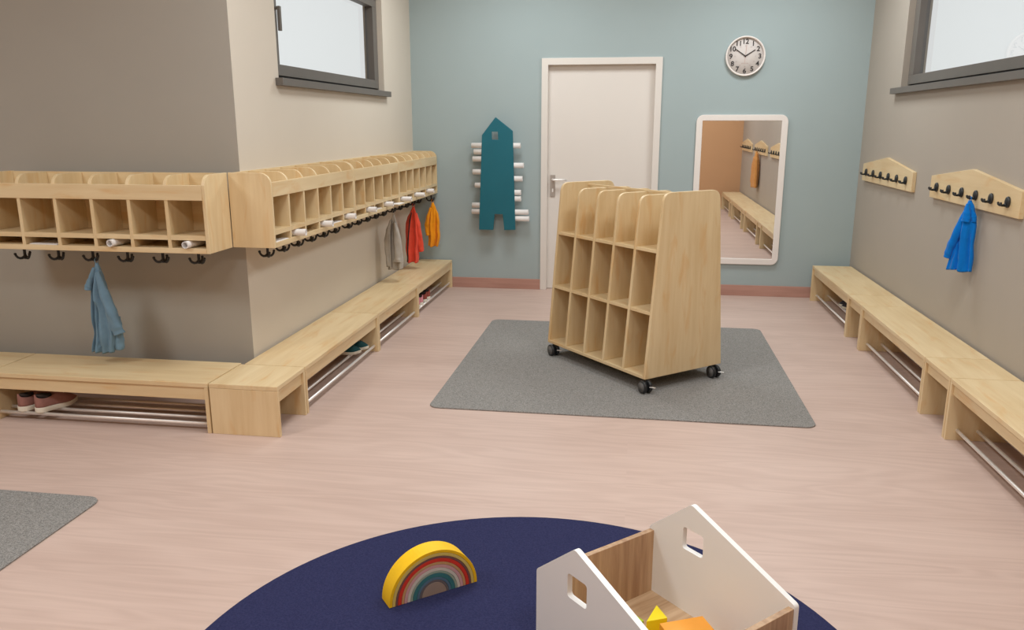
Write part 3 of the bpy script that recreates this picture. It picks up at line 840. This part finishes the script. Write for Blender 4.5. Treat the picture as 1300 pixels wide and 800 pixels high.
def numeral(txt, a, rad, size, mat, name):
    me = text_mesh(txt, size); me.materials.clear(); me.materials.append(mat)
    o_ = bpy.data.objects.new(name, me); COL.objects.link(o_); o_.parent = CK
    xs_ = [v.co.x for v in me.vertices]; ys_ = [v.co.y for v in me.vertices]
    cx, cy = (min(xs_)+max(xs_))/2, (min(ys_)+max(ys_))/2
    for v in me.vertices: v.co.x -= cx; v.co.y -= cy
    o_.rotation_euler = (pi/2, 0, 0)
    o_.location = (rad*sin(a), -.0135, rad*cos(a))
for h in range(1, 13):
    numeral(str(h), 2*pi*h/12, .121, .056, M['ink'], 'numeral')
    numeral(str(h+12 if h < 12 else 24), 2*pi*h/12, .086, .012, M['inkpale'], 'small_numeral')
def hand(a, L, w, y, mat, name, tail=0.):
    b = B(); b.prism([(-w, -tail), (w, -tail), (w*.6, L), (-w*.6, L)], -.0008, .0008, 'y')
    o_ = b.done(name, mat, CK, (0, y, 0)); o_.rotation_euler = (0, a, 0)
hand(radians(57), .096, .0052, -.0165, M['ink'], 'hour_hand', .006)
hand(radians(-55), .108, .0045, -.019, M['ink'], 'minute_hand', .006)
hand(radians(184), .055, .0012, -.0215, M['second'], 'second_hand', .09)
b = B(); b.lathe([(0, .012), (.006, .012), (.006, .023), (0, .023)], rot, 16); b.done('hub', M['ink'], CK)
b = B()
for q, w in ((-.022, .008), (-.006, .006), (.008, .005), (.021, .006)): b.box(q-w, q+w, -.0132, -.0118, -.062, -.056)
b.done('maker_line', M['inkpale'], CK)

# ------------------------------------------------------------------ rugs
def rug(label, x0, x1, y0, y1, r, name='rug', group='grey rectangular rugs'):
    b = B(); b.prism([(x-(x0+x1)/2, y-(y0+y1)/2) for x, y in rrect(x0, x1, y0, y1, r, 8)], 0.0005, .0075, 'z')
    return tag(b.done(name, M['rug'], None, ((x0+x1)/2, (y0+y1)/2, 0), bevel=.0025), label, 'rug', group)
rug('grey speckled rug under the wheeled maple book trolley', -1.1, .967, 4.083, 6.157, .06)
rug('grey speckled rug on open floor, cut by the picture edge', -4.2, -2.163, .75, 2.80, .06)
b = B(); b.lathe([(0, .0005), (1.018, .0005), (1.021, .003), (1.021, .005), (1.018, .0078), (0, .0078)], None, 128)
for f in b.bm.faces: f.smooth = False
tag(b.done('round_rug', M['navy'], None, (-.262, 1.885, 0)), 'round navy blue rug under the rainbow and the toy house', 'rug')
ZN = .0082

# ------------------------------------------------------------------ book trolley (local: x along its length, y depth, z up)
TA = .714
TL, TD, TZ0, TZ1, TT = .988, .619, .088, 1.159, .092
tu = Vector((-sin(TA), cos(TA), 0)); tw = Vector((cos(TA), sin(TA), 0))
T = thing('book_trolley', 'maple book trolley with slanted open compartments on black casters', 'trolley', None, (.086, 4.495, 0), 0)
# local frame: x' = along depth (tw), y' = along length (tu)
T.rotation_euler = (0, 0, TA)
ZRUG = .0076
pt = .019
def trap(zb, zt, r, ins=0.):
    k = TT/(TZ1-TZ0)
    l0 = k*(zb-TZ0)+ins; l1 = k*(zt-TZ0)+ins
    r0 = TD-l0; r1 = TD-l1
    # rounded upper corners
    ang = atan2(zt-zb, l1-l0)
    def corner(px, pz, ax, az, bx, bz, n=7):
        # quadratic blend of the corner from (ax, az) to (bx, bz)
        return [((1-s)**2*ax+2*s*(1-s)*px+s*s*bx, (1-s)**2*az+2*s*(1-s)*pz+s*s*bz) for s in [i/n for i in range(n+1)]]
    c1 = corner(l1, zt, l1-cos(ang)*r, zt-sin(ang)*r, l1+r, zt)
    c2 = corner(r1, zt, r1-r, zt, r1+cos(ang)*r, zt-sin(ang)*r)
    return [(l0, zb)] + c1 + c2 + [(r0, zb)]
for a in (0, TL-pt):
    b = B(); b.prism(trap(TZ0, TZ1, .06), a, a+pt, 'y'); b.done('end_panel', MAPLE['z'], T, bevel=.003, seg=3)
tcell = (TL-pt)/5
for i in range(1, 5):
    y_ = i*tcell+pt/2
    b = B(); b.prism(trap(TZ0+.019, 1.131, .06, .001), y_-pt/2, y_+pt/2, 'y'); b.done('divider', MAPLE['z'], T, bevel=.003, seg=3)
b = B(); b.box(.0, TD, pt, TL-pt, TZ0, TZ0+.019); b.done('bottom_board', MAPLE['y'], T, bevel=.0015)
kk = TT/(TZ1-TZ0)
for zs in (.819, .463):
    for sd in (0, 1):
        b = B()
        for i in range(5):
            ya = i*tcell+pt/2+pt/2; yb_ = (i+1)*tcell+pt/2-pt/2
            l0 = kk*(zs-TZ0)+.003; l1 = kk*(zs+.018-TZ0)+.003
            c = TD/2
            if sd == 0: pr = [(l0, zs), (c-.006, zs), (c-.006, zs+.018), (l1, zs+.018)]
            else: pr = [(TD-l0, zs), (c+.006, zs), (c+.006, zs+.018), (TD-l1, zs+.018)]
            b.prism(pr, ya, yb_, 'y')
        b.done('shelf', MAPLE['y'], T, bevel=.0012)
b = B()
for i in range(5):
    b.box(TD/2-.006, TD/2+.006, i*tcell+pt, (i+1)*tcell, TZ0+.019, 1.112)
b.box(TD/2-.006, TD/2+.006, pt, TL-pt, 1.1125+.02, 1.1425)
b.done('centre_panel', MAPLE['y'], T, bevel=.001)
# casters
RW_ = .0385
inv = Matrix.Rotation(-TA, 3, 'Z')
trail = inv @ Vector((0, -.04, 0)); axle = (inv @ Vector((-.80, -.60, 0))).normalized()
for px, py in ((.032, .032), (.032, TL-.032), (TD-.032, .032), (TD-.032, TL-.032)):
    b = B()
    b.lathe([(0, TZ0), (.02, TZ0), (.02, TZ0-.004), (.011, TZ0-.006), (.011, TZ0-.02), (0, TZ0-.02)], Matrix.Translation((px, py, 0)), 16)
    wc = Vector((px, py, 0)) + trail; wc.z = ZRUG+RW_+.0002
    fw_ = (Vector((0, 0, 1)).cross(axle)).normalized()
    # hood over the wheels
    pts = []
    for i in range(9):
        a = pi*.0 + pi*i/8*.8
        pts.append(wc + (fw_*cos(a) + Vector((0, 0, 1))*sin(a))*(RW_-.006))
    b.tube([Vector((px, py, TZ0-.016)), (Vector((px, py, TZ0-.03))+wc)/2 + Vector((0, 0, .012)), wc], [.011, .012, .010], 10)
    b.tube([wc-axle*.028, wc+axle*.028], .006, 10)
    c = b.done('caster', M['black'], T)
    for s in (-1, 1):
        q = axle.to_track_quat('Z', 'Y').to_matrix().to_4x4()
        b = B(); b.lathe([(0, -.009), (RW_-.006, -.009), (RW_-.001, -.007), (RW_, -.003), (RW_, .003), (RW_-.001, .007), (RW_-.005, .0095), (0, .0095)], Matrix.Translation(wc+axle*s*.019) @ q, 28)
        b.done('wheel', M['black'], c)
        b = B(); e = .0095*s
        b.lathe([(0, 0), (RW_-.009, 0), (RW_-.0095, .0022*s), (.010, .003*s), (.009, .0045*s), (0, .0045*s)], Matrix.Translation(wc+axle*(s*.019+e)) @ q, 24)
        b.done('hub_cap', M['hub'], c)
    b = B()
    side_dir = -axle
    b.box(-.006, .006, -.004, .03, -.002, .003, mtx=Matrix.Translation(wc + Vector((0, 0, .004)) + (inv @ Vector((.03, -.02, 0)))) @ Matrix.Rotation(radians(-110)-TA, 4, 'Z'))
    b.done('brake_lever', M['steel'], c, bevel=.001)

# ------------------------------------------------------------------ toy house box (local: x along the length, y across)
HA = .763
H0 = Vector((-.252, 2.115, 0))
TH_ = thing('toy_house_box', 'open white toy house with wooden side walls on the navy rug', 'toy', None, (H0.x, H0.y, ZN), HA)
# local x = a, local y = -b direction -> y from 0 down to -W
HLn, HW = .479, .557
gp = .018
zz = -ZN
def gable(i0):
    out = [(0, 0), (0, .245), (-.172, .388), (-HW, .245), (-HW, 0)]
    # soften the corners a little
    P = []
    n = len(out)
    for i in range(n):
        p0, p1, p2 = Vector(out[i-1]), Vector(out[i]), Vector(out[(i+1) % n])
        r = .010 if i in (1, 2, 3) else .004
        a_ = p1 + (p0-p1).normalized()*r; c_ = p1 + (p2-p1).normalized()*r
        for s in (0, .25, .5, .75, 1): P.append(tuple((1-s)**2*a_ + 2*s*(1-s)*p1 + s*s*c_))
    hole = rrect(-.227, -.144, .231, .304, .010, 4)
    b = B(); b.prism([(y_, z_) for y_, z_ in P], i0, i0+gp, 'x', hole=hole)
    return b.done('gable', M['gable'], TH_, bevel=.004, seg=3)
gable(0); gable(HLn-gp)
for y0_, y1_ in ((-.003, -.021), (-HW+.021, -HW+.003)):
    b = B(); b.box(gp, HLn-gp, y0_, y1_, 0, .236); o_ = b.done('side_wall', OAK_SIDE, TH_, bevel=.0012)
b = B(); b.box(gp, HLn-gp, -HW+.021, -.021, .002, .018); b.done('base_board', OAK['x'], TH_)
ZF = ZN+.0184
def block(name, label, poly, h, mat):
    cx = sum(p_[0] for p_ in poly)/len(poly); cy = sum(p_[1] for p_ in poly)/len(poly)
    b = B(); b.prism([(x_-cx, y_-cy) for x_, y_ in poly], 0, h, 'z')
    return tag(b.done(name, mat, None, (cx, cy, ZF), bevel=.0015), label, 'toy block', 'wooden blocks in the toy house')
block('toy_block', 'yellow triangular block standing in the toy house', [(.106, 2.237), (.074, 2.146), (.137, 2.174)], .0635, M['byellow'])
e1 = Vector((.912, .410)); e2 = Vector((.575, -.818)) ; e2 = Vector((.410, -.912))
p0 = Vector((.112, 2.127))
block('toy_block', 'large orange block in the toy house beside the yellow triangle', [tuple(p0), tuple(p0+e1*.14), tuple(p0+e1*.14+e2*.14), tuple(p0+e2*.14)], .074, M['borange'])
q1 = Vector((-.691, .722)); q2 = Vector((-.722, -.691)); c0 = Vector((.067, 2.150))
block('toy_block', 'lime green block in the toy house half hidden by the gable', [tuple(c0), tuple(c0+q1*.055), tuple(c0+q1*.055+q2*.055), tuple(c0+q2*.055)], .0635, M['bgreen'])

# ------------------------------------------------------------------ stacking rainbow (local: x along the arch, y depth behind the front face)
fl = Vector((-.741, 2.212)); fr = Vector((-.491, 2.41))
RA = atan2(fr.y-fl.y, fr.x-fl.x); RWD = (fr-fl).length/2
mid = (fl+fr)/2
RB = thing('toy_rainbow', 'wooden stacking rainbow with a yellow outer arch standing on the navy rug', 'toy', None, (mid.x, mid.y, ZN), RA)
bands = [(1.0, .93, (246, 196, 14)), (.93, .86, (214, 190, 104)), (.86, .81, (122, 82, 78)), (.81, .73, (212, 56, 38)), (.73, .67, (196, 152, 104)), (.67, .60, (206, 158, 160)), (.60, .53, (206, 200, 190)),
         (.53, .48, (148, 164, 148)), (.48, .39, (58, 116, 122)), (.39, .33, (84, 112, 134)), (.33, .28, (104, 96, 98)), (.28, 0, (152, 134, 122))]
cn = ['yellow', 'pale yellow', 'plum brown', 'red', 'tan', 'pink', 'white', 'sage', 'teal', 'slate blue', 'dark brown', 'grey-brown']
DEP = .066
for i, (ro, ri, c) in enumerate(bands):
    b = B(); g_ = .0004
    if ri: poly = arc(0, 0, ro*RWD-g_, 0, pi, 40) + arc(0, 0, ri*RWD+g_, pi, 0, 40)
    else: poly = arc(0, 0, ro*RWD-g_, 0, pi, 32)
    b.prism(poly, 0, DEP, 'y')
    mt = plain('rainbow_%s' % cn[i].replace(' ', '_'), c, .55, noise=.03, nscale=30)
    o_ = b.done('arch' if ri else 'half_disc', mt, RB, bevel=.0008); o_['label'] = cn[i]+(' arch' if ri else ' half disc')

# ------------------------------------------------------------------ light
def area(name, x, y, sx, sy, e, col=(.92, .98, 1.)):
    l = bpy.data.lights.new(name, 'AREA'); l.shape = 'RECTANGLE'; l.size = sx; l.size_y = sy; l.energy = e; l.color = col
    o_ = bpy.data.objects.new(name, l); COL.objects.link(o_); o_.location = (x, y, ZC-.02)
    return o_
for yy in (.7, 3.4, 6.2):
    for xx in (-1.0, 1.0):
        area('ceiling_lamp', xx, yy, .7, .7, 29)
area('ceiling_lamp', -3.6, 1.2, .9, .9, 52)
w = bpy.data.worlds.new('overcast'); w.use_nodes = True; S.world = w
bg = w.node_tree.nodes['Background']; bg.inputs['Color'].default_value = (.975, .982, .98, 1); bg.inputs['Strength'].default_value = .89

# ------------------------------------------------------------------ camera
cam = bpy.data.cameras.new('camera'); co = bpy.data.objects.new('camera', cam); COL.objects.link(co)
co.location = (0, 0, CAM_H); co.rotation_euler = (pi/2-PITCH, 0, YAW)
cam.sensor_width = 36; cam.sensor_fit = 'HORIZONTAL'; cam.lens = FPX/1300*36; cam.clip_start = .02
S.camera = co
S.view_settings.view_transform = 'Standard'; S.view_settings.look = 'None'; S.view_settings.gamma = 1; S.view_settings.exposure = 0.0
S.view_settings.use_curve_mapping = False
